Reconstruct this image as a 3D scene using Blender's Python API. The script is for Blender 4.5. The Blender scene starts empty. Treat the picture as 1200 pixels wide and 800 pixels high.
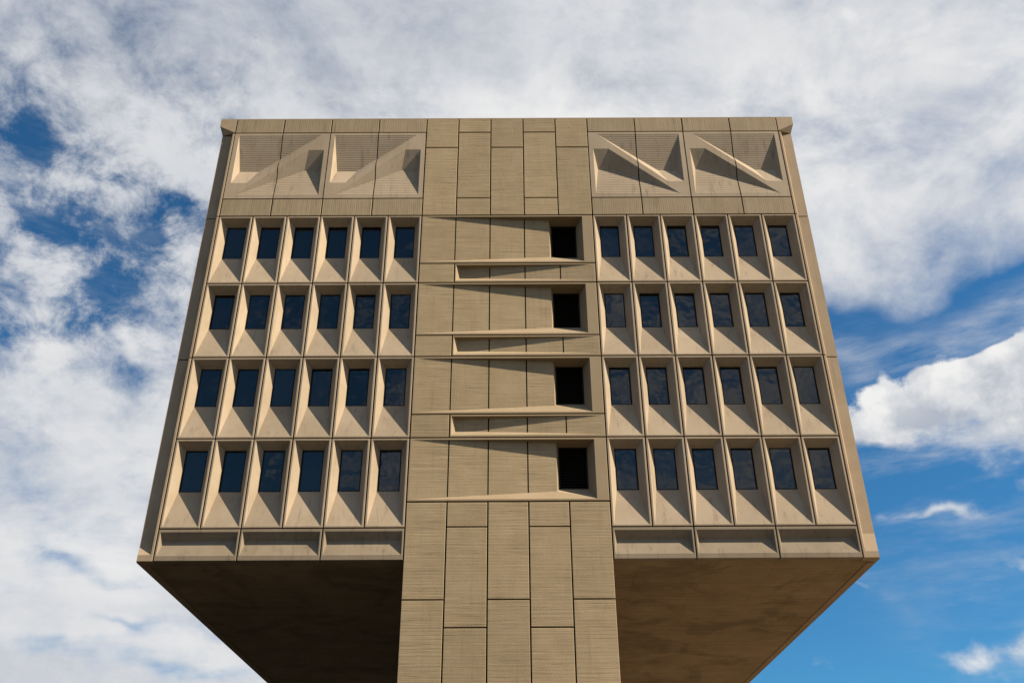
import bpy, bmesh, math, random
from mathutils import Vector, Matrix

random.seed(7)
scene = bpy.context.scene
col = scene.collection
R = math.radians

# ----------------------------------------------------------------------------
# materials
# ----------------------------------------------------------------------------
class NT:
    """tiny helper for building node trees"""
    def __init__(self, tree):
        self.t = tree; self.n = tree.nodes; self.l = tree.links
    def new(self, typ, **kw):
        nd = self.n.new(typ)
        for k, v in kw.items():
            setattr(nd, k, v)
        return nd
    def put(self, sock, v):
        if isinstance(v, bpy.types.NodeSocket):
            self.l.new(v, sock)
        else:
            sock.default_value = v
    def math(self, op, a, b=None, c=None, clamp=False):
        nd = self.new('ShaderNodeMath', operation=op, use_clamp=clamp)
        self.put(nd.inputs[0], a)
        if b is not None: self.put(nd.inputs[1], b)
        if c is not None: self.put(nd.inputs[2], c)
        return nd.outputs[0]
    def vmath(self, op, a, b=None):
        nd = self.new('ShaderNodeVectorMath', operation=op)
        self.put(nd.inputs[0], a)
        if b is not None: self.put(nd.inputs[1], b)
        return nd.outputs['Value'] if op in ('DOT_PRODUCT', 'LENGTH') else nd.outputs[0]
    def noise(self, vec, scale, detail=4, rough=0.55, dist=0.0):
        nd = self.new('ShaderNodeTexNoise')
        self.put(nd.inputs['Vector'], vec)
        nd.inputs['Scale'].default_value = scale
        nd.inputs['Detail'].default_value = detail
        nd.inputs['Roughness'].default_value = rough
        nd.inputs['Distortion'].default_value = dist
        return nd.outputs['Fac']
    def remap(self, v, a, b, c, d, smooth=False):
        nd = self.new('ShaderNodeMapRange')
        if smooth: nd.interpolation_type = 'SMOOTHSTEP'
        self.put(nd.inputs[0], v)
        for i, x in enumerate((a, b, c, d)): self.put(nd.inputs[i + 1], x)
        return nd.outputs[0]
    def mix(self, f, a, b, mode='MIX'):
        nd = self.new('ShaderNodeMix', data_type='RGBA', blend_type=mode)
        self.put(nd.inputs[0], f); self.put(nd.inputs[6], a); self.put(nd.inputs[7], b)
        return nd.outputs[2]

def mat_new(name):
    m = bpy.data.materials.new(name); m.use_nodes = True
    k = NT(m.node_tree)
    bsdf = m.node_tree.nodes['Principled BSDF']
    return m, k, bsdf

def concrete(name, base, pattern=None, stain=0.5, rough=0.86, bump=0.35, panel_var=0.10, streak=0.35):
    """precast concrete: aggregate speckle, blotches, vertical weather streaks, board marks"""
    m, k, b = mat_new(name)
    pos = k.new('ShaderNodeNewGeometry').outputs['Position']
    rnd = k.new('ShaderNodeObjectInfo').outputs['Random']
    def sv(x, y, z):
        return k.vmath('MULTIPLY', pos, (x, y, z))
    # a shift per panel so neighbours do not share one texture
    shift = k.new('ShaderNodeCombineXYZ')
    k.put(shift.inputs[0], k.math('MULTIPLY', rnd, 37.0)); k.put(shift.inputs[2], k.math('MULTIPLY', rnd, 91.0))
    ps = k.vmath('ADD', pos, shift.outputs[0])
    def psv(x, y, z):
        return k.vmath('MULTIPLY', ps, (x, y, z))
    blot = k.noise(psv(1, 1, 1), 0.9, 5, 0.6)
    big = k.noise(pos, 0.16, 3, 0.5)
    speck = k.noise(psv(1, 1, 1), 26.0, 3, 0.7)
    run = k.noise(psv(3.2, 3.2, 0.22), 1.6, 5, 0.62)
    v = k.math('ADD', 1.0 - panel_var / 2, k.math('MULTIPLY', rnd, panel_var))
    v = k.math('MULTIPLY', v, k.remap(blot, 0.25, 0.75, 1 - 0.15 * stain, 1 + 0.11 * stain))
    v = k.math('MULTIPLY', v, k.remap(big, 0.3, 0.7, 1 - 0.08 * stain, 1 + 0.08 * stain))
    v = k.math('MULTIPLY', v, k.remap(speck, 0.2, 0.8, 0.90, 1.10))
    v = k.math('MULTIPLY', v, k.remap(run, 0.52, 0.78, 1.0, 1 - streak, True))
    h = k.math('MULTIPLY', speck, 0.006)
    h = k.math('ADD', h, k.math('MULTIPLY', blot, 0.010))
    if pattern in ('board', 'rib', 'vrib', 'board_soft'):
        if pattern == 'vrib':
            line = k.noise(psv(9.5, 9.5, 0.12), 1.4, 3, 0.5)
            coord = k.new('ShaderNodeSeparateXYZ'); k.put(coord.inputs[0], pos)
            wav = k.math('SINE', k.math('MULTIPLY', coord.outputs[0], 2 * math.pi / 0.085))
        else:
            line = k.noise(psv(0.34, 0.34, 8.0), 1.5, 6, 0.66, 0.15)
            coord = k.new('ShaderNodeSeparateXYZ'); k.put(coord.inputs[0], pos)
            wav = k.math('SINE', k.math('MULTIPLY', coord.outputs[2], 2 * math.pi / 0.118))
        wv = k.remap(wav, -1.0, -0.55, 0.0, 1.0, True)      # narrow groove between boards
        if pattern == 'rib':
            v = k.math('MULTIPLY', v, k.remap(line, 0.3, 0.7, 0.93, 1.05))
            v = k.math('MULTIPLY', v, k.remap(wv, 0, 1, 0.70, 1.0))
            h = k.math('ADD', h, k.math('MULTIPLY', wv, 0.020))
        elif pattern == 'vrib':
            v = k.math('MULTIPLY', v, k.remap(line, 0.3, 0.7, 0.88, 1.08))
            v = k.math('MULTIPLY', v, k.remap(wv, 0, 1, 0.90, 1.0))
            h = k.math('ADD', h, k.math('MULTIPLY', wv, 0.008))
        else:
            s = k.remap(k.noise(psv(1, 1, .7), .8, 3, .5), .32, .68, .35, 1.55)    # some boards left a stronger mark than others
            groove = k.math('MULTIPLY', k.remap(line, 0.56, 0.80, 0, 1, True), 1.0)
            v = k.math('MULTIPLY', v, k.math('ADD', 1.0, k.math('MULTIPLY', s, k.remap(line, 0.3, 0.7, .15, -.16))))
            v = k.math('MULTIPLY', v, k.math('SUBTRACT', 1.0, k.math('MULTIPLY', groove, k.math('MULTIPLY', s, .14))))
            h = k.math('SUBTRACT', h, k.math('MULTIPLY', line, k.math('MULTIPLY', s, .020)))
            h = k.math('SUBTRACT', h, k.math('MULTIPLY', groove, k.math('MULTIPLY', s, .012)))
            h = k.math('ADD', h, k.math('MULTIPLY', wv, .003))
    if pattern == 'soffit':
        co = k.new('ShaderNodeSeparateXYZ'); k.put(co.inputs[0], k.vmath('ADD', pos, k.vmath('SCALE', k.vmath('SUBTRACT', k.new('ShaderNodeTexNoise').outputs['Color'], (.5, .5, .5)))))
        def seam(o, step, wd):
            fr = k.math('ABSOLUTE', k.math('SUBTRACT', k.math('FRACT', k.math('DIVIDE', o, step)), .5))
            return k.remap(fr, .5 - wd / step, .5, 0.0, 1.0, True)
        sm = k.math('MAXIMUM', seam(co.outputs[1], 1.22, .02), seam(co.outputs[0], 2.44, .02))
        v = k.math('MULTIPLY', v, k.math('SUBTRACT', 1.0, k.math('MULTIPLY', sm, .28)))
        h = k.math('SUBTRACT', h, k.math('MULTIPLY', sm, .01))
        bd = k.noise(k.vmath('MULTIPLY', pos, (.25, 5.0, 1)), 1.4, 5, .6)
        v = k.math('MULTIPLY', v, k.remap(bd, .3, .7, .86, 1.12))
        st = k.noise(k.vmath('MULTIPLY', pos, (.6, .5, 1)), .7, 7, .62, .8)
        v = k.math('MULTIPLY', v, k.remap(st, .50, .62, 1.0, .74, True))
    # small bug holes
    vor = k.new('ShaderNodeTexVoronoi', feature='F1'); k.put(vor.inputs['Vector'], psv(1, 1, 1)); vor.inputs['Scale'].default_value = 5.5
    hole = k.remap(vor.outputs['Distance'], 0.05, 0.11, 1.0, 0.0, True)
    v = k.math('MULTIPLY', v, k.math('SUBTRACT', 1.0, k.math('MULTIPLY', hole, 0.30)))
    c = k.mix(k.remap(blot, 0.3, 0.7, 0, 1), (base[0], base[1], base[2], 1), (base[0] * 0.96, base[1] * 0.985, base[2] * 1.04, 1))
    c = k.mix(1.0, c, v, 'MULTIPLY')
    k.put(b.inputs['Base Color'], c)
    b.inputs['Roughness'].default_value = rough
    b.inputs['Specular IOR Level'].default_value = 0.25
    bp = k.new('ShaderNodeBump'); bp.inputs['Strength'].default_value = bump; bp.inputs['Distance'].default_value = 1.0
    k.put(bp.inputs['Height'], h); k.l.new(bp.outputs[0], b.inputs['Normal'])
    return m

CELL = (0.318, 0.252, 0.178)
WALL = (0.290, 0.221, 0.132)
M = {}
M['cell'] = concrete('smooth_precast_concrete', CELL, None, 1.0, streak=0.34, panel_var=0.15, bump=0.25)
M['board'] = concrete('board_marked_concrete', WALL, 'board', 0.9, streak=0.14, panel_var=0.20, bump=0.45)
M['rib'] = concrete('ribbed_concrete', CELL, 'rib', 0.9, streak=0.38, panel_var=0.05, bump=0.5)
M['vrib'] = concrete('brushed_concrete', (0.285, 0.220, 0.140), 'vrib', 1.0, streak=0.42, panel_var=0.10, bump=0.4)
M['base'] = concrete('weathered_base_concrete', (0.225, 0.180, 0.126), None, 1.3, streak=0.38, panel_var=0.12, bump=0.3)
M['edge'] = concrete('corner_concrete', (0.315, 0.236, 0.155), None, 1.0, streak=0.34, panel_var=0.08, bump=0.3)
M['soffit'] = concrete('soffit_concrete', (0.27, 0.195, 0.12), 'soffit', 1.5, streak=0.0, panel_var=0.0, bump=0.3)

def plain(name, rgb, rough, spec=0.5, metallic=0.0):
    m, k, b = mat_new(name)
    pos = k.new('ShaderNodeNewGeometry').outputs['Position']
    n = k.noise(pos, 3.0, 4, 0.6)
    k.put(b.inputs['Base Color'], k.mix(n, (rgb[0] * .8, rgb[1] * .8, rgb[2] * .8, 1), (rgb[0] * 1.2, rgb[1] * 1.2, rgb[2] * 1.2, 1)))
    b.inputs['Roughness'].default_value = rough
    b.inputs['Specular IOR Level'].default_value = spec
    b.inputs['Metallic'].default_value = metallic
    return m
M['frame'] = plain('dark_bronze_metal', (0.010, 0.008, 0.006), 0.6, 0.15)
M['joint'] = plain('dark_joint_sealant', (0.018, 0.013, 0.009), 0.95, 0.1)
M['void'] = plain('unlit_interior', (0.012, 0.010, 0.008), 0.95, 0.1)
M['roof'] = plain('roof_gravel', (0.25, 0.23, 0.2), 0.95, 0.2)

def glass_mat():
    m, k, b = mat_new('tinted_window_glass')
    pos = k.new('ShaderNodeNewGeometry').outputs['Position']
    rnd = k.new('ShaderNodeObjectInfo').outputs['Random']
    base = k.mix(rnd, (0.007, 0.008, 0.009, 1), (0.018, 0.020, 0.022, 1))
    k.put(b.inputs['Base Color'], base)
    b.inputs['Specular Tint'].default_value = (1.0, .95, .88, 1)
    b.inputs['Roughness'].default_value = 0.035
    b.inputs['IOR'].default_value = 1.55
    b.inputs['Specular IOR Level'].default_value = 0.72
    h = k.noise(k.vmath('ADD', pos, k.vmath('MULTIPLY', (1, 1, 1), rnd)), 1.1, 2, 0.5)
    bp = k.new('ShaderNodeBump'); bp.inputs['Strength'].default_value = 0.25; bp.inputs['Distance'].default_value = 0.05
    k.put(bp.inputs['Height'], h); k.l.new(bp.outputs[0], b.inputs['Normal'])
    return m
M['glass'] = glass_mat()

def ground_mat(name, c0, c1, scale, rough=0.95, speck=60.0):
    m, k, b = mat_new(name)
    pos = k.new('ShaderNodeNewGeometry').outputs['Position']
    n = k.noise(pos, scale, 6, 0.6); s = k.noise(pos, speck, 2, 0.6)
    f = k.math('ADD', k.math('MULTIPLY', n, 0.7), k.math('MULTIPLY', s, 0.3))
    k.put(b.inputs['Base Color'], k.mix(k.remap(f, 0.3, 0.7, 0, 1), (*c0, 1), (*c1, 1)))
    b.inputs['Roughness'].default_value = rough
    b.inputs['Specular IOR Level'].default_value = 0.2
    bp = k.new('ShaderNodeBump'); bp.inputs['Strength'].default_value = 0.4; bp.inputs['Distance'].default_value = 0.02
    k.put(bp.inputs['Height'], s); k.l.new(bp.outputs[0], b.inputs['Normal'])
    return m
M['grass'] = ground_mat('dry_grass_ground', (0.028, 0.032, 0.013), (0.055, 0.050, 0.024), 0.5)
M['low_bounce'] = ground_mat('dark_low_bounce_ground', (0.020, 0.018, 0.016), (0.034, 0.031, 0.027), 0.35)  # invented dark surface, low albedo to limit bounce on the left soffit
M['bounce'] = ground_mat('tan_bounce_ground', (0.11, 0.086, 0.060), (0.16, 0.126, 0.088), 0.5)  # invented tan surface, paler to throw warm bounce up on the right

# ----------------------------------------------------------------------------
# mesh helpers
# ----------------------------------------------------------------------------
class MB:
    def __init__(self):
        self.bm = bmesh.new(); self.mi = 0
    def face(self, *pts):
        vs = [self.bm.verts.new(p) for p in pts]
        f = self.bm.faces.new(vs); f.material_index = self.mi
        return f
    def rings(self, rings, cap=False):
        for a, b in zip(rings[:-1], rings[1:]):
            n = len(a)
            for i in range(n):
                j = (i + 1) % n
                self.face(a[i], a[j], b[j], b[i])
        if cap: self.face(*rings[-1])
    def panel(self, x0, x1, z0, z1, y=0.0, t=0.2, bev=0.012):
        """a precast slab: bevelled front arris, sides running back"""
        def rc(i, yy): return [(x0 + i, yy, z0 + i), (x1 - i, yy, z0 + i), (x1 - i, yy, z1 - i), (x0 + i, yy, z1 - i)]
        self.rings([rc(0, y + t), rc(0, y + bev), rc(bev, y)], cap=True)
        self.face(*reversed(rc(0, y + t)))
    def box(self, x0, x1, y0, y1, z0, z1):
        P = [(x0, y0, z0), (x1, y0, z0), (x1, y1, z0), (x0, y1, z0), (x0, y0, z1), (x1, y0, z1), (x1, y1, z1), (x0, y1, z1)]
        for q in ((0, 3, 2, 1), (4, 5, 6, 7), (0, 1, 5, 4), (1, 2, 6, 5), (2, 3, 7, 6), (3, 0, 4, 7)):
            self.face(*[P[i] for i in q])
    def build(self, name, mats, parent=None, loc=(0, 0, 0), mirror=False):
        bm = self.bm
        if mirror:
            for v in bm.verts: v.co.x = -v.co.x
        bmesh.ops.remove_doubles(bm, verts=bm.verts, dist=1e-4)
        bmesh.ops.recalc_face_normals(bm, faces=bm.faces)
        me = bpy.data.meshes.new(name); bm.to_mesh(me); bm.free()
        if not isinstance(mats, (list, tuple)): mats = [mats]
        for m in mats: me.materials.append(m)
        o = bpy.data.objects.new(name, me); col.objects.link(o)
        o.parent = parent; o.location = loc
        return o

def copy_tree(o, parent, loc):
    c = o.copy(); col.objects.link(c); c.parent = parent; c.location = loc
    for ch in list(o.children):
        if ch is c: continue
        d = ch.copy(); col.objects.link(d); d.parent = c
    return c

# ----------------------------------------------------------------------------
# levels and grid (metres; facade plane y = 0, building runs to +y)
# ----------------------------------------------------------------------------
TOPC = 33.77
TOP, J1, J2, R1 = 33.705, 32.86, 28.92, 27.94
ROW = 3.6025
ROWS = [R1 - i * ROW for i in range(5)]          # 27.94 24.34 20.74 17.13 13.53
BOT = 12.33
XA, XC, XO = 12.756, 3.78, 13.40                 # field edge, core half width, outer corner
BAY = (XA - XC) / 6
G = 0.025                                        # half joint width
DEPTH = 30.0

bld = bpy.data.objects.new('office_building', None); col.objects.link(bld)
bld['label'] = 'brutalist tan concrete office block cantilevered on a central shaft under a cloudy sky'
bld['category'] = 'building'

# ---- window cells -----------------------------------------------------------
def make_cell():
    b = MB()
    hw = BAY / 2 - G; z0, z1 = G, ROW - G
    def rc(i, y): return [(-hw + i, y, z0 + i), (hw - i, y, z0 + i), (hw - i, y, z1 - i), (-hw + i, y, z1 - i)]
    gw, gb, gt = 0.425, 1.575, 3.285
    def gl(y, e=0.0): return [(-gw - e, y, gb - e), (gw + e, y, gb - e), (gw + e, y, gt + e), (-gw - e, y, gt + e)]
    b.rings([rc(0, .25), rc(0, .012), rc(.010, 0), rc(.062, 0), rc(.068, .003), rc(.074, .012), gl(.392, .006), gl(.402), gl(.50)])
    c = b.build('window_panel', M['cell'], bld)
    f = MB()
    def fr(e, y): return [(-gw + e, y, gb + e), (gw - e, y, gb + e), (gw - e, y, gt - e), (-gw + e, y, gt - e)]
    f.rings([fr(0, .47), fr(0, .425), fr(.045, .425), fr(.045, .452), fr(.052, .452), fr(.052, .47)])
    f.build('window_frame', M['frame'], c)
    p = MB(); e = .0525
    p.face(*fr(e, .455))
    p.build('pane', M['glass'], c)
    return c
proto = make_cell()
first = True
for r in range(4):
    for sgn in (-1, 1):
        for i in range(6):
            x = sgn * (XC + (i + .5) * BAY); z = ROWS[r + 1]
            if first:
                proto.location = (x, 0, z); first = False; c = proto
            else:
                c = copy_tree(proto, bld, (x, 0, z))
            c.location.y = random.uniform(-.004, .005)     # hand-set panels never line up exactly
            c.rotation_euler = (0, R(random.uniform(-.07, .07)), 0)
            for ch in c.children:                       # panes never sit perfectly true
                if ch.name.startswith('pane'):
                    ch.rotation_euler = (R(random.uniform(-.6, .6)), 0, R(random.uniform(-.9, .9)))

# ---- spandrel panels under the lowest window row -----------------------------
SW = (XA - XC) / 3
def make_spandrel():
    b = MB(); hw = SW / 2 - G; z0, z1 = 0.004, ROWS[4] - BOT - G
    def rc(i, y): return [(-hw + i, y, z0 + i), (hw - i, y, z0 + i), (hw - i, y, z1 - i), (-hw + i, y, z1 - i)]
    def op(a, bt, tp, y): return [(-hw + a, y, bt), (hw - a, y, bt), (hw - a, y, tp), (-hw + a, y, tp)]
    b.rings([rc(0, .28), rc(0, .012), rc(.010, 0), op(.055, .19, 1.075, 0), op(.062, .2, 1.068, .008),
             op(.17, .79, .80, .225)], cap=True)
    return b.build('spandrel_panel', M['base'], bld)
sp = make_spandrel(); first = True
for sgn in (-1, 1):
    for i in range(3):
        x = sgn * (XC + (i + .5) * SW)
        if first: sp.location = (x, 0, BOT); first = False
        else:
            c = sp.copy(); col.objects.link(c); c.location = (x, 0, BOT)

# ---- sculpted relief panels --------------------------------------------------
RW = (XA - XC) / 2                                    # 4.488: one N-shaped relief, cast as two halves
def relief_halves(mirror):
    zt = J1 - J2 - G; zb = G; u0, u1 = G, RW - G
    H = zt - zb
    out = []
    for half in (0, 1):
        b = MB(); b.mi = 0
        T0, T1, BR, BL = (.215, 0, 3.80), (4.05, 0, 3.80), (.95, 0, .92), (.235, 0, .92)
        iL, iR = (.43, .30, 1.84), (1.33, .30, 1.84)
        A, B_, TR, TS = (.46, 0, .20), (4.27, 0, .20), (4.27, 0, 2.89), (3.56, 0, 2.89)
        P, Q = (3.41, .28, 1.88), (4.07, .28, 1.88)
        c00, c10, c11, c01 = (u0, 0, zb), (u1, 0, zb), (u1, 0, zt), (u0, 0, zt)
        # flat face around the two pockets
        b.face(c00, c10, B_, A); b.face(c10, c11, TR, B_)
        b.face(c11, T1, TS, TR); b.face(c11, c01, T0, T1)
        b.face(c01, c00, BL, T0); b.face(c00, A, BL); b.face(A, BR, BL)
        b.face(A, TS, T1, BR)
        # upper pocket sides
        b.face(T0, BL, iL); b.face(BL, BR, iR, iL); b.face(BR, T1, iR)
        # lower pocket sides
        b.face(A, TS, P); b.face(TS, TR, Q, P); b.face(TR, B_, Q)
        b.mi = 1
        b.face(T0, iL, iR, T1)
        b.face(A, P, Q, B_)
        b.mi = 0
        # edges running back
        back = [(x, .62, z) for x, _, z in (c00, c10, c11, c01)]
        fr = [c00, c10, c11, c01]
        for i in range(4):
            j = (i + 1) % 4
            b.face(fr[i], fr[j], back[j], back[i])
        bm = b.bm
        bmesh.ops.remove_doubles(bm, verts=bm.verts, dist=1e-4)
        mid = RW / 2
        geom = bm.verts[:] + bm.edges[:] + bm.faces[:]
        if half == 0:
            bmesh.ops.bisect_plane(bm, geom=geom, plane_co=(mid - G, 0, 0), plane_no=(1, 0, 0), clear_outer=True)
        else:
            bmesh.ops.bisect_plane(bm, geom=geom, plane_co=(mid + G, 0, 0), plane_no=(1, 0, 0), clear_inner=True)
        # give the cut edge a return so the joint reads as two cast edges
        cut = [e for e in bm.edges if len(e.link_faces) == 1 and all(abs(v.co.x - (mid - G if half == 0 else mid + G)) < 1e-3 for v in e.verts) and not all(v.co.y > .6 for v in e.verts)]
        ext = bmesh.ops.extrude_edge_only(bm, edges=cut)
        for g in ext['geom']:
            if isinstance(g, bmesh.types.BMVert): g.co.y += .18
        out.append(b.build('relief_panel', [M['cell'], M['rib']], bld, mirror=mirror))
    return out
for sgn in (-1, 1):
    for i in range(2):
        hs = relief_halves(sgn > 0)
        for h in hs:
            h.location = ((-XA + i * RW) if sgn < 0 else (XA - i * RW), 0, J2)

# ---- flat bands above and below the reliefs ----------------------------------
QW = (XA - XC) / 4
for nm, za, zb_ in (('cornice_panel', J1, TOP), ('frieze_panel', R1, J2)):
    b = MB(); b.panel(-QW / 2 + G, QW / 2 - G, G, zb_ - za - (G if nm == 'frieze_panel' else 0), t=.25)
    p0 = b.build(nm, M['vrib'], bld); first = True
    for sgn in (-1, 1):
        for i in range(4):
            loc = (sgn * (XC + (i + .5) * QW), 0, za)
            if first: p0.location = loc; first = False
            else:
                c = p0.copy(); col.objects.link(c); c.location = loc

# ---- corner pieces -----------------------------------------------------------
def corner_piece(z0, z1, kind, mirror):
    """stepped corner: front rim, splayed return, set-back strip, side face. Built for the right side."""
    b = MB()
    xr, xs = XA + G, XA + .105
    d = .185; yb = .62
    x2 = XO
    zz0, zz1 = z0 + (0.004 if kind == 'low' else G), z1 - G
    sill0, sill1 = (zz0 + .225, zz0 + (.56 if mirror else .95)) if kind == 'low' else (zz0, zz0)
    bv = .010
    # front rim
    b.face((xr + bv, 0, zz0), (xs, 0, zz0), (xs, 0, zz1), (xr + bv, 0, zz1))
    b.face((xr, bv, zz0), (xr + bv, 0, zz0), (xr + bv, 0, zz1), (xr, bv, zz1))
    b.face((xr, .3, zz0), (xr, bv, zz0), (xr, bv, zz1), (xr, .3, zz1))
    xi = XA + .20
    if kind == 'low':
        xf = x2 - .065
        b.face((xs, 0, zz0), (xf, 0, zz0), (xf, 0, sill0), (xs, 0, sill0))      # solid foot
        b.face((xs, 0, sill0), (xf, 0, sill0), (x2, d, sill1), (xi, d, sill1))  # sloped sill
        b.face((xs, 0, sill0), (xi, d, sill1), (xi, d, zz1), (xs, 0, zz1))      # return
        b.face((xi, d, sill1), (x2, d, sill1), (x2, d, zz1), (xi, d, zz1))      # strip
        b.face((xf, 0, zz0), (x2, d, zz0), (x2, d, sill1), (xf, 0, sill0))
        b.face((x2, d, zz0), (x2, yb, zz0), (x2, yb, zz1), (x2, d, zz1), (x2, d, sill1))
    else:
        b.face((xs, 0, zz0), (xi, d, zz0), (xi, d, zz1), (xs, 0, zz1))
        b.face((xi, d, zz0), (x2, d, zz0), (x2, d, zz1), (xi, d, zz1))
        b.face((x2, d, zz0), (x2, yb, zz0), (x2, yb, zz1), (x2, d, zz1))
    # ends
    for z in (zz0, zz1):
        fr = [(xr, .3, z), (xr, bv, z), (xr + bv, 0, z), (xs, 0, z)]
        if kind == 'low' and z == zz0: fr += [(xf, 0, z), (x2, d, z), (x2, yb, z)]
        else: fr += [(xi, d, z), (x2, d, z), (x2, yb, z)]
        b.face(*fr)
    return b.build('corner_panel', M['edge'], bld, mirror=mirror)
for mirror in (True, False):
    corner_piece(BOT, ROWS[2], 'low', mirror)
    corner_piece(ROWS[2], ROWS[0], 'mid', mirror)
    corner_piece(ROWS[0], J1, 'mid', mirror)
    # the cornice turns the corner and overhangs the strip below with a raking soffit
    b = MB(); xa, xo = XA + G, 13.53; d = .185
    f0 = [(xa, 0, J1 + .05), (xo, 0, J1 + .44), (xo, 0, TOP), (xa, 0, TOP)]
    b.face(*f0)
    b.face((xa, 0, J1 + .05), (xa, d, J1 + .02), (XO, d, J1 + .02), (xo, 0, J1 + .44))
    b.face((xo, 0, J1 + .44), (XO, d, J1 + .02), (XO, .62, J1 + .02), (xo, .62, J1 + .44))
    b.face((xo, 0, J1 + .44), (xo, .62, J1 + .44), (xo, .62, TOP), (xo, 0, TOP))
    b.face((xa, 0, TOP), (xo, 0, TOP), (xo, .62, TOP), (xa, .62, TOP))
    b.face((xa, 0, J1 + .05), (xa, 0, TOP), (xa, .62, TOP), (xa, .62, J1 + .02), (xa, d, J1 + .02))
    b.face((xa, .62, J1 + .02), (XO, .62, J1 + .02), (xo, .62, J1 + .44), (xo, .62, TOP), (xa, .62, TOP))
    b.face((xa, d, J1 + .02), (XO, d, J1 + .02), (XO, .62, J1 + .02), (xa, .62, J1 + .02))
    b.build('cornice_corner', M['edge'], bld, mirror=mirror)

# ---- core: board marked panels ------------------------------------------------
CW = 2 * XC / 5
cx = [-XC + i * CW for i in range(6)]
def wall_panel(i, z0, z1, top=False):
    b = MB(); b.panel(cx[i] + G, cx[i + 1] - G, z0 + G, z1 - (0 if top else G), t=.25)
    return b.build('wall_panel', M['board'], bld)
for i in range(5):
    if i % 2 == 0:
        wall_panel(i, R1, 31.92); wall_panel(i, 31.92, TOP, True)
    else:
        wall_panel(i, R1, J2); wall_panel(i, J2, J1); wall_panel(i, J1, TOP, True)
SH = 14.52
z = SH; k = 0
for i in range(5):
    lv = [SH] + ([10.89, 7.26, 3.63, -.1] if i % 2 == 0 else [13.55, 9.92, 6.29, 2.66, -.1])
    for a, b_ in zip(lv[1:], lv[:-1]): wall_panel(i, a, b_)

# ---- core: window slots and shallow tapering slots -----------------------------
SLOT = 2.605
M['cellwall'] = concrete('slot_concrete', (0.275, 0.210, 0.132), None, 0.6, streak=0.12, panel_var=0.08, bump=0.3)
def make_slot():
    """z = 0 at the slot's lower joint"""
    b = MB(); z0, z1 = G, SLOT - G; xl, xr = -XC + G, XC - G
    zt, zb = 2.515, .095
    ox0, ox1 = -3.70, 3.31
    fx, fd = 1.85, .25                        # where the raking wall ends, its depth there
    wx0, wx1, wz0, wz1, wd = 1.945, 3.07, .73, 2.455, .66
    bv = .012
    rim = [(xl + bv, 0, z0 + bv), (xr - bv, 0, z0 + bv), (xr - bv, 0, z1 - bv), (xl + bv, 0, z1 - bv)]
    rb = [(xl, bv, z0), (xr, bv, z0), (xr, bv, z1), (xl, bv, z1)]
    rbb = [(xl, .25, z0), (xr, .25, z0), (xr, .25, z1), (xl, .25, z1)]
    b.rings([rbb, rb, rim])
    o = [(ox0, 0, zb), (ox1, 0, zb), (ox1, 0, zt), (ox0, 0, zt)]
    b.rings([rim, o])
    # raking wall in board-marked strips with open joints
    def pt(x, top):
        t = (x - ox0) / (fx - ox0)
        return (x, fd * t, (zt - .005 * t) if top else (zb + .02 + .37 * t))
    b.mi = 1
    xs = [ox0] + [x for x in cx[1:4]] + [fx]
    for a, c in zip(xs[:-1], xs[1:]):
        a2 = a + (G if a != ox0 else 0); c2 = c - (G if c != fx else 0)
        b.face(pt(a2, 0), pt(c2, 0), pt(c2, 1), pt(a2, 1))
        for x in ([a2] if a != ox0 else []) + ([c2] if c != fx else []):
            p, q = pt(x, 0), pt(x, 1)
            b.face(p, q, (q[0], q[1] + .12, q[2]), (p[0], p[1] + .12, p[2]))
    b.mi = 0
    e0, e1 = pt(fx, 0), pt(fx, 1)
    # sill in front of the raking wall, then in front of the window
    b.face(o[0], (fx, 0, zb), e0, pt(ox0, 0))
    b.face((fx, 0, zb), o[1], (wx1, wd, wz0), (wx0, wd, wz0), e0)
    # head
    b.face(o[3], (fx, 0, zt), e1, pt(ox0, 1))
    b.face((fx, 0, zt), o[2], (wx1, wd, wz1), (wx0, wd, wz1), e1)
    # jambs
    b.face(o[1], o[2], (wx1, wd, wz1), (wx1, wd, wz0))
    b.face(e0, e1, (wx0, wd, wz1), (wx0, wd, wz0))
    # throat of the opening
    q = [(wx0, wd, wz0), (wx1, wd, wz0), (wx1, wd, wz1), (wx0, wd, wz1)]
    b.mi = 2
    b.rings([q, [(x, wd + .06, z) for x, _, z in q]])
    s = b.build('core_window_panel', [M['cellwall'], M['board'], M['frame']], bld)
    f = MB()
    def fr(e, y): return [(wx0 + e, y, wz0 + e), (wx1 - e, y, wz0 + e), (wx1 - e, y, wz1 - e), (wx0 + e, y, wz1 - e)]
    f.rings([fr(.002, wd + .05), fr(.002, wd + .02), fr(.055, wd + .02), fr(.055, wd + .30)])
    f.build('window_frame', M['frame'], s)
    lv = MB()                                 # dark louvre blades filling the opening
    n = 14
    for j in range(n):
        za = wz0 + .055 + (wz1 - wz0 - .11) * j / n; zc = wz0 + .055 + (wz1 - wz0 - .11) * (j + 1) / n
        lv.face((wx0 + .056, wd + .16, za), (wx1 - .056, wd + .16, za), (wx1 - .056, wd + .24, zc - .02), (wx0 + .056, wd + .24, zc - .02))
    lv.face(*fr(.056, wd + .29))
    lv.build('louvre', M['void'], s)
    return s
M['cellwall'] = concrete('slot_concrete', (0.275, 0.210, 0.132), None, 0.6, streak=0.12, panel_var=0.08, bump=0.3)
sl = make_slot()
lo_h = ROW - SLOT
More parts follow.
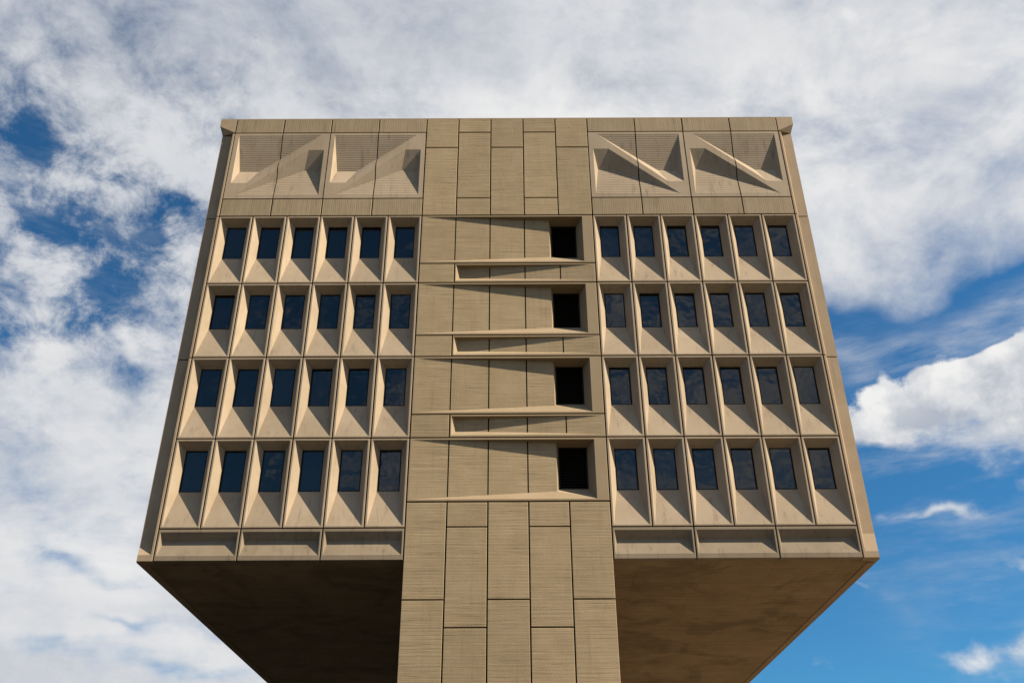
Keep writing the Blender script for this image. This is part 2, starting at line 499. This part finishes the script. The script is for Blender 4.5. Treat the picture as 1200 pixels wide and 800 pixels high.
def make_low():
    """shallow slot below a window slot: deep at the left, flush at the right; z = 0 at its lower joint"""
    b = MB(); z0, z1 = G, lo_h - G; xl, xr = cx[1] + G, XC - G
    zt, zb = z1 - .055, .095; ox0, ox1 = xl + .045, 3.67; D = .24; bv = .012
    rim = [(xl + bv, 0, z0 + bv), (xr - bv, 0, z0 + bv), (xr - bv, 0, z1 - bv), (xl + bv, 0, z1 - bv)]
    rb = [(xl, bv, z0), (xr, bv, z0), (xr, bv, z1), (xl, bv, z1)]
    rbb = [(xl, .25, z0), (xr, .25, z0), (xr, .25, z1), (xl, .25, z1)]
    o = [(ox0, 0, zb), (ox1, 0, zb), (ox1, 0, zt), (ox0, 0, zt)]
    b.rings([rbb, rb, rim, o])
    ix = ox0 + .17
    def pt(x, top):
        t = (ox1 - x) / (ox1 - ix)
        return (x, D * t, (zt - .01 * t) if top else (zb + .03 + .25 * t))
    b.mi = 1
    xs = [ix] + cx[2:5] + [ox1]
    for a, c in zip(xs[:-1], xs[1:]):
        a2 = a + (G if a != ix else 0); c2 = c - (G if c != ox1 else 0)
        b.face(pt(a2, 0), pt(c2, 0), pt(c2, 1), pt(a2, 1))
        for x in ([a2] if a != ix else []) + ([c2] if c != ox1 else []):
            p, q = pt(x, 0), pt(x, 1)
            b.face(p, q, (q[0], q[1] + .12, q[2]), (p[0], p[1] + .12, p[2]))
    b.mi = 0
    b.face(o[0], o[1], pt(ox1, 0), pt(ix, 0)); b.face(o[3], o[2], pt(ox1, 1), pt(ix, 1))
    b.face(o[0], o[3], pt(ix, 1), pt(ix, 0)); b.face(o[1], o[2], pt(ox1, 1), pt(ox1, 0))
    return b.build('core_recess_panel', [M['cellwall'], M['board']], bld)
lw = make_low()
for r in range(4):
    zl = ROWS[r] - SLOT
    if r == 0: sl.location = (0, 0, zl)
    else: copy_tree(sl, bld, (0, 0, zl))
    if r < 3:
        if r == 0: lw.location = (0, 0, ROWS[1])
        else:
            c = lw.copy(); col.objects.link(c); c.location = (0, 0, ROWS[r + 1])
        wall_panel(0, ROWS[r + 1], zl)

# ---- mass behind the skin -------------------------------------------------------
b = MB(); b.box(-XA - .2, XA + .2, .97, 1.2, BOT + .06, TOP - .05); b.build('backing_wall', M['joint'], bld)
# dark joint backing directly behind the flat skin panels
def filler(x0, x1, z0, z1):
    b = MB(); b.box(x0, x1, .262, .45, z0, z1); b.build('joint_filler', M['joint'], bld)
filler(-XC + .03, XC - .03, ROWS[0], TOP - .03)
filler(-XC + .03, XC - .03, 0, SH - .01)
for s in (-1, 1):
    x0, x1 = sorted((s * (XC - .02), s * (XA + .01)))
    filler(x0, x1, J1 - .02, TOP - .03); filler(x0, x1, R1 - .02, J2 + .02)
for s in (-1, 1):
    b = MB(); x0, x1 = sorted((s * (XO - .3), s * XO)); b.box(x0, x1, .622, DEPTH, BOT + .004, J1 + .018)
    b.build('side_wall', M['edge'], bld)
    b = MB(); x0, x1 = sorted((s * (XO - .3), s * 13.53)); b.box(x0, x1, .622, DEPTH, J1 + .022, TOP)
    b.build('side_cornice', M['edge'], bld)
b = MB(); b.box(-XO + .302, XO - .302, DEPTH - .4, DEPTH, BOT + .1, TOP); b.build('rear_wall', M['edge'], bld)
b = MB(); b.box(-XO + .302, XO - .302, .63, DEPTH - .402, TOP - .4, TOP - .06); b.build('roof_slab', M['roof'], bld)
b = MB(); b.box(-13.535, 13.535, .006, 1.2, TOP + .004, TOPC); b.build('coping', M['edge'], bld)
# soffit: an edge band and a field set 3 cm higher, the shaft passing through
b = MB()
E1 = .30
for s in (-1, 1):
    x0, x1 = sorted((s * (XC - .03), s * (XO - .302)))
    b.box(x0, x1, .285, DEPTH, BOT + .035, BOT + .4)
b.build('soffit', M['soffit'], bld)
# shaft walls running back under the block
b = MB()
b.box(-XC + .01, XC - .01, .46, 24.0, -.1, BOT + .5)
b.build('shaft', M['board'], bld)

# ----------------------------------------------------------------------------
# ground
# ----------------------------------------------------------------------------
def sheet(name, x0, x1, y0, y1, z, m):
    b = MB(); b.face((x0, y0, z), (x1, y0, z), (x1, y1, z), (x0, y1, z))
    o = b.build(name, m); o['kind'] = 'structure'
    return o
sheet('ground', -3000, 3000, -3000, 3000, 0, M['grass'])
sheet('low_bounce_ground', -70, 2, -70, 70, .004, M['low_bounce'])  # added out of view: dark ground that keeps the left soffit dim
sheet('bounce_ground', 2, 45, -25, 45, .004, M['bounce'])  # added out of view: paler ground reflecting sun onto the right soffit

# ----------------------------------------------------------------------------
# light
# ----------------------------------------------------------------------------
SUN = Vector((2.8, -1.0, 2.7)).normalized()
sd = bpy.data.lights.new('sun', 'SUN'); sd.energy = 5.0; sd.angle = R(.53); sd.color = (1.0, .86, .66)
so = bpy.data.objects.new('sun', sd); col.objects.link(so); so.location = (60, -30, 70)
so.rotation_euler = SUN.to_track_quat('Z', 'Y').to_euler()

w = bpy.data.worlds.new('World'); scene.world = w; w.use_nodes = True
k = NT(w.node_tree)
for nd in list(k.n): k.n.remove(nd)
outw = k.new('ShaderNodeOutputWorld'); bg = k.new('ShaderNodeBackground')
k.l.new(bg.outputs[0], outw.inputs[0])
sky = k.new('ShaderNodeTexSky', sky_type='NISHITA', sun_disc=False)
sky.sun_elevation = math.asin(SUN.z); sky.sun_rotation = math.atan2(SUN.x, SUN.y)
sky.air_density = 1.0; sky.dust_density = .3; sky.ozone_density = 3.0
STR = .052
bg.inputs[1].default_value = STR
D = k.new('ShaderNodeTexCoord').outputs['Generated']
D = k.vmath('NORMALIZE', D)
sx = k.new('ShaderNodeSeparateXYZ'); k.put(sx.inputs[0], D)
# cloud deck seen in perspective: direction projected on a plane overhead
den = k.math('ADD', k.math('MAXIMUM', sx.outputs[2], 0.0), .16)
cp = k.new('ShaderNodeCombineXYZ')
k.put(cp.inputs[0], k.math('DIVIDE', sx.outputs[0], den)); k.put(cp.inputs[1], k.math('DIVIDE', sx.outputs[1], den))
deck = cp.outputs[0]

def dirv(az, el):
    a, e = R(az), R(el)
    return Vector((math.sin(a) * math.cos(e), math.cos(a) * math.cos(e), math.sin(e)))
warp = k.new('ShaderNodeTexNoise'); k.put(warp.inputs['Vector'], D); warp.inputs['Scale'].default_value = 5.0; warp.inputs['Detail'].default_value = 4
wv = k.vmath('SCALE', k.vmath('SUBTRACT', warp.outputs['Color'], (.5, .5, .5)))
wv.node.inputs['Scale'].default_value = .22
DW = k.vmath('ADD', D, wv)
def blob(az, el, ra, rb, rot=0.0):
    """soft ellipse of cloud (or clear air) round one direction of the sky; radii in degrees"""
    c = dirv(az, el)
    e1 = Vector((math.cos(R(az)), -math.sin(R(az)), 0)); e2 = e1.cross(c) * -1.0
    e2 = c.cross(e1) if c.cross(e1).z > 0 else e1.cross(c)
    ca, sa = math.cos(R(rot)), math.sin(R(rot))
    f1 = e1 * ca + e2 * sa; f2 = e2 * ca - e1 * sa
    u = k.math('MULTIPLY', k.vmath('DOT_PRODUCT', DW, tuple(f1)), 1 / math.radians(ra))
    v = k.math('MULTIPLY', k.vmath('DOT_PRODUCT', DW, tuple(f2)), 1 / math.radians(rb))
    # offsets of the centre itself are ~0 on these axes because both are tangent at c
    r2 = k.math('ADD', k.math('MULTIPLY', u, u), k.math('MULTIPLY', v, v))
    g = k.math('EXPONENT', k.math('MULTIPLY', r2, -1.0))
    front = k.math('GREATER_THAN', k.vmath('DOT_PRODUCT', D, tuple(c)), 0.2)
    return k.math('MULTIPLY', g, front)
def total(lst):
    acc = None
    for amt, args in lst:
        t = k.math('MULTIPLY', blob(*args), amt)
        acc = t if acc is None else k.math('ADD', acc, t)
    return acc

# --- high broken deck -----------------------------------------------------------
holes = total([(.10, (-32, 36.5, 5.0, 2.6, -10)), (.16, (-36, 31.0, 3.4, 4.0)), (.14, (-27.3, 31.4, 3.4, 1.8)), (.24, (-31.5, 34.5, 9.6, 7.0)), (.14, (-37, 39.5, 4, 3)), (.12, (-35, 27.5, 3, 1.6)),
               (.22, (-26, 34.5, 2.5, 2.5)), (.20, (-30, 28.4, 3, 1.0)), (.18, (-23.5, 25.5, 2, 1.5)),
               (.50, (26, 28.9, 6.0, 1.3, -3)), (.62, (35, 28.0, 8.0, 2.0, -3)), (.40, (21.5, 27.6, 2.6, 1.6)), (.30, (22.5, 31.0, 4.5, 1.4, -6)), (.16, (29, 32.0, 6, 1.6, -4)),
               (.95, (24.0, 16.0, 8.5, 5.0)), (.80, (20, 20.6, 4.2, 3.0)), (.95, (29, 13.0, 9, 6)), (.85, (34, 18.5, 7, 6)), (.70, (29, 23.5, 8, 4)),
               (.30, (-22.0, 13.0, 3.2, .5)), (.22, (-25.5, 15.2, 3, .45)), (.26, (-18.5, 11.2, 4, .6)), (.22, (-16, 13.6, 3, .4)), (.2, (-26.5, 11.5, 3, .4)),
               (.50, (-155, 32, 17, 20)), (.22, (163, 28, 13, 16)), (.65, (-125, 40, 26, 20)), (.8, (13, 15, 7, 7)), (.5, (130, 62, 22, 14)), (.35, (60, 35, 12, 16)), (.5, (-100, 45, 25, 16))])
base = k.noise(deck, 1.25, 9, .60, .5)
streak = k.noise(k.vmath('MULTIPLY', deck, (1.0, 3.4, 1)), 1.3, 8, .62, .3)
fine = k.noise(k.vmath('MULTIPLY', D, (1, 1, 1.5)), 8.0, 10, .64, .3)
n0 = k.math('ADD', k.math('ADD', k.math('MULTIPLY', base, .40), k.math('MULTIPLY', streak, .25)), k.math('MULTIPLY', fine, .35))
region = total([(1.0, (-30, 34, 11.0, 9.0)), (.85, (180, 28, 34, 20))])
n0 = k.math('MULTIPLY', k.math('SUBTRACT', n0, .5), k.math('SUBTRACT', 2.4, k.math('MULTIPLY', region, 1.5)))
d1 = k.math('SUBTRACT', k.math('ADD', n0, .74), k.math('MULTIPLY', holes, 1.35))
mottle = k.math('ADD', k.math('MULTIPLY', region, 2.9), .30)
med = k.noise(k.vmath('MULTIPLY', D, (1, 1, 1.25)), 17.0, 10, .66, .2)
d1 = k.math('ADD', d1, k.math('MULTIPLY', k.math('SUBTRACT', med, .5), mottle))
cover1 = k.remap(d1, .10, .84, 0.0, 1.0, True)
# --- low fair-weather heaps ------------------------------------------------------
puffs = total([(.64, (29.0, 24.0, 6.8, 1.5, 1)), (.46, (24.6, 23.6, 4, 1.4)), (.70, (34.0, 23.0, 4.5, 2.2)), (.66, (23.2, 23.9, 3.2, 1.5)), (.60, (31.6, 25.0, 2.2, .9)), (.62, (24.4, 25.8, 1.2, .8)), (.45, (27.5, 26.0, 1.5, .6)),
               (.70, (24.3, 18.1, 3.0, .36, 4)), (.54, (18.6, 14.4, 1.6, .35)), (.46, (20.4, 13.6, 1.4, .3)), (.85, (29.5, 12.1, 4.2, .75, -6)),
               (.60, (31.0, 19.9, 3.0, .8)), (.30, (30.0, 21.8, 6, 1.3)), (.30, (31, 20.9, 4, 1.0)), (.40, (32, 18.2, 3, .8)), (.42, (29, 17.0, 2.4, .3))])
heap = k.noise(k.vmath('MULTIPLY', D, (1, 1, 1.25)), 15.0, 10, .60, .15)
d2 = k.math('ADD', k.math('MULTIPLY', k.math('SUBTRACT', heap, .5), 2.0), puffs)
low = k.remap(sx.outputs[2], .365, .425, 0.0, 1.0, True)          # crisp tops, frayed undersides
cover2 = k.remap(d2, .30, k.math('SUBTRACT', 1.10, k.math('MULTIPLY', low, .52)), 0.0, 1.0, True)
# thin streaky veils
veil = k.noise(k.vmath('MULTIPLY', D, (2.6, 2.6, 11.0)), 2.6, 10, .62, .12)
vmask = total([(.85, (29, 27.5, 9, 1.9, -4)), (1.25, (29.5, 22.0, 8.5, 2.6)), (.35, (27, 16.5, 7, 2.0)), (.5, (24.5, 18.2, 3.5, .8, 4)), (.5, (28, 12.3, 5, 1.4)), (.5, (19.5, 14.1, 2.5, .7)), (.30, (-26, 14, 9, 5)), (.75, (-33, 33.5, 7, 6.5))])
cover3 = k.math('MULTIPLY', k.remap(veil, .38, .80, 0.0, 1.0, True), vmask, clamp=True)
clear = k.math('MULTIPLY', k.math('SUBTRACT', 1.0, cover1), k.math('SUBTRACT', 1.0, cover2))
cover = k.math('SUBTRACT', 1.0, k.math('MULTIPLY', clear, k.math('SUBTRACT', 1.0, cover3)))
# light and dark within the cloud: thickness sampled again a little towards the sun
sunoff = tuple(SUN * .035)
fine2 = k.noise(k.vmath('MULTIPLY', k.vmath('ADD', D, sunoff), (1, 1, 1.5)), 8.0, 10, .64, .3)
heap2 = k.noise(k.vmath('MULTIPLY', k.vmath('ADD', D, tuple(SUN * .02)), (1, 1, 1.25)), 15.0, 10, .60, .15)
lit1 = k.remap(k.math('SUBTRACT', fine, fine2), -.14, .14, 0.0, 1.0)
lit2 = k.remap(k.math('SUBTRACT', heap, heap2), -.12, .12, 0.25, 1.0)
grey = k.noise(k.vmath('MULTIPLY', deck, (1.0, 1.6, 1)), 1.0, 7, .58, .5)
lift = total([(.42, (2, 42.5, 14, 5)), (.22, (30, 38, 16, 9)), (.30, (-27, 27, 8, 4)), (.22, (-23, 17.5, 9, 4)), (-.28, (-14, 48, 16, 4)), (-.15, (-30, 22, 6, 2))])
shade1 = k.math('ADD', k.math('ADD', k.math('MULTIPLY', lit1, .24), k.math('MULTIPLY', k.remap(grey, .32, .68, .32, 1), .54)), lift, clamp=True)
rise = total([(.22, (28.5, 25.8, 9, 1.2)), (-.22, (28.5, 22.8, 9, 1.4)), (.3, (28, 12.3, 6, 1.5)), (.25, (24.3, 18.4, 4, 1))])
shade2 = k.math('ADD', k.math('MULTIPLY', lit2, .85), rise, clamp=True)
shade = k.mix(cover2, shade1, shade2)
cc = k.mix(shade, (4.1, 4.5, 5.2, 1), (8.2, 8.15, 8.05, 1))
skc = k.mix(1.0, sky.outputs[0], (0.32, .82, 1.06, 1), 'MULTIPLY')
pol = k.remap(k.vmath('DOT_PRODUCT', D, tuple(dirv(-40, 42))), .45, .97, 1.0, .86, True)     # deepest blue away from the sun
skc = k.mix(1.0, skc, pol, 'MULTIPLY')
final = k.mix(cover, skc, cc)
k.put(bg.inputs[0], final)

# ----------------------------------------------------------------------------
# camera
# ----------------------------------------------------------------------------
cd = bpy.data.cameras.new('camera'); cam = bpy.data.objects.new('camera', cd); col.objects.link(cam)
rt = Vector((.999985585, .000372052, -.005356380)); up = Vector((.00478988, -.5125889, .8586208)); fw = Vector((.00242617, .85863408, .51258329))
mt = Matrix((rt, up, -fw)).transposed().to_4x4(); mt.translation = Vector((.0847, -33.2, 1.6))
cam.matrix_world = mt
cd.sensor_width = 36; cd.lens = 33.3186; cd.clip_end = 10000
scene.camera = cam
vs = scene.view_settings
vs.view_transform = 'Standard'; vs.look = 'None'; vs.gamma = 1; vs.exposure = 1.05; vs.use_curve_mapping = False
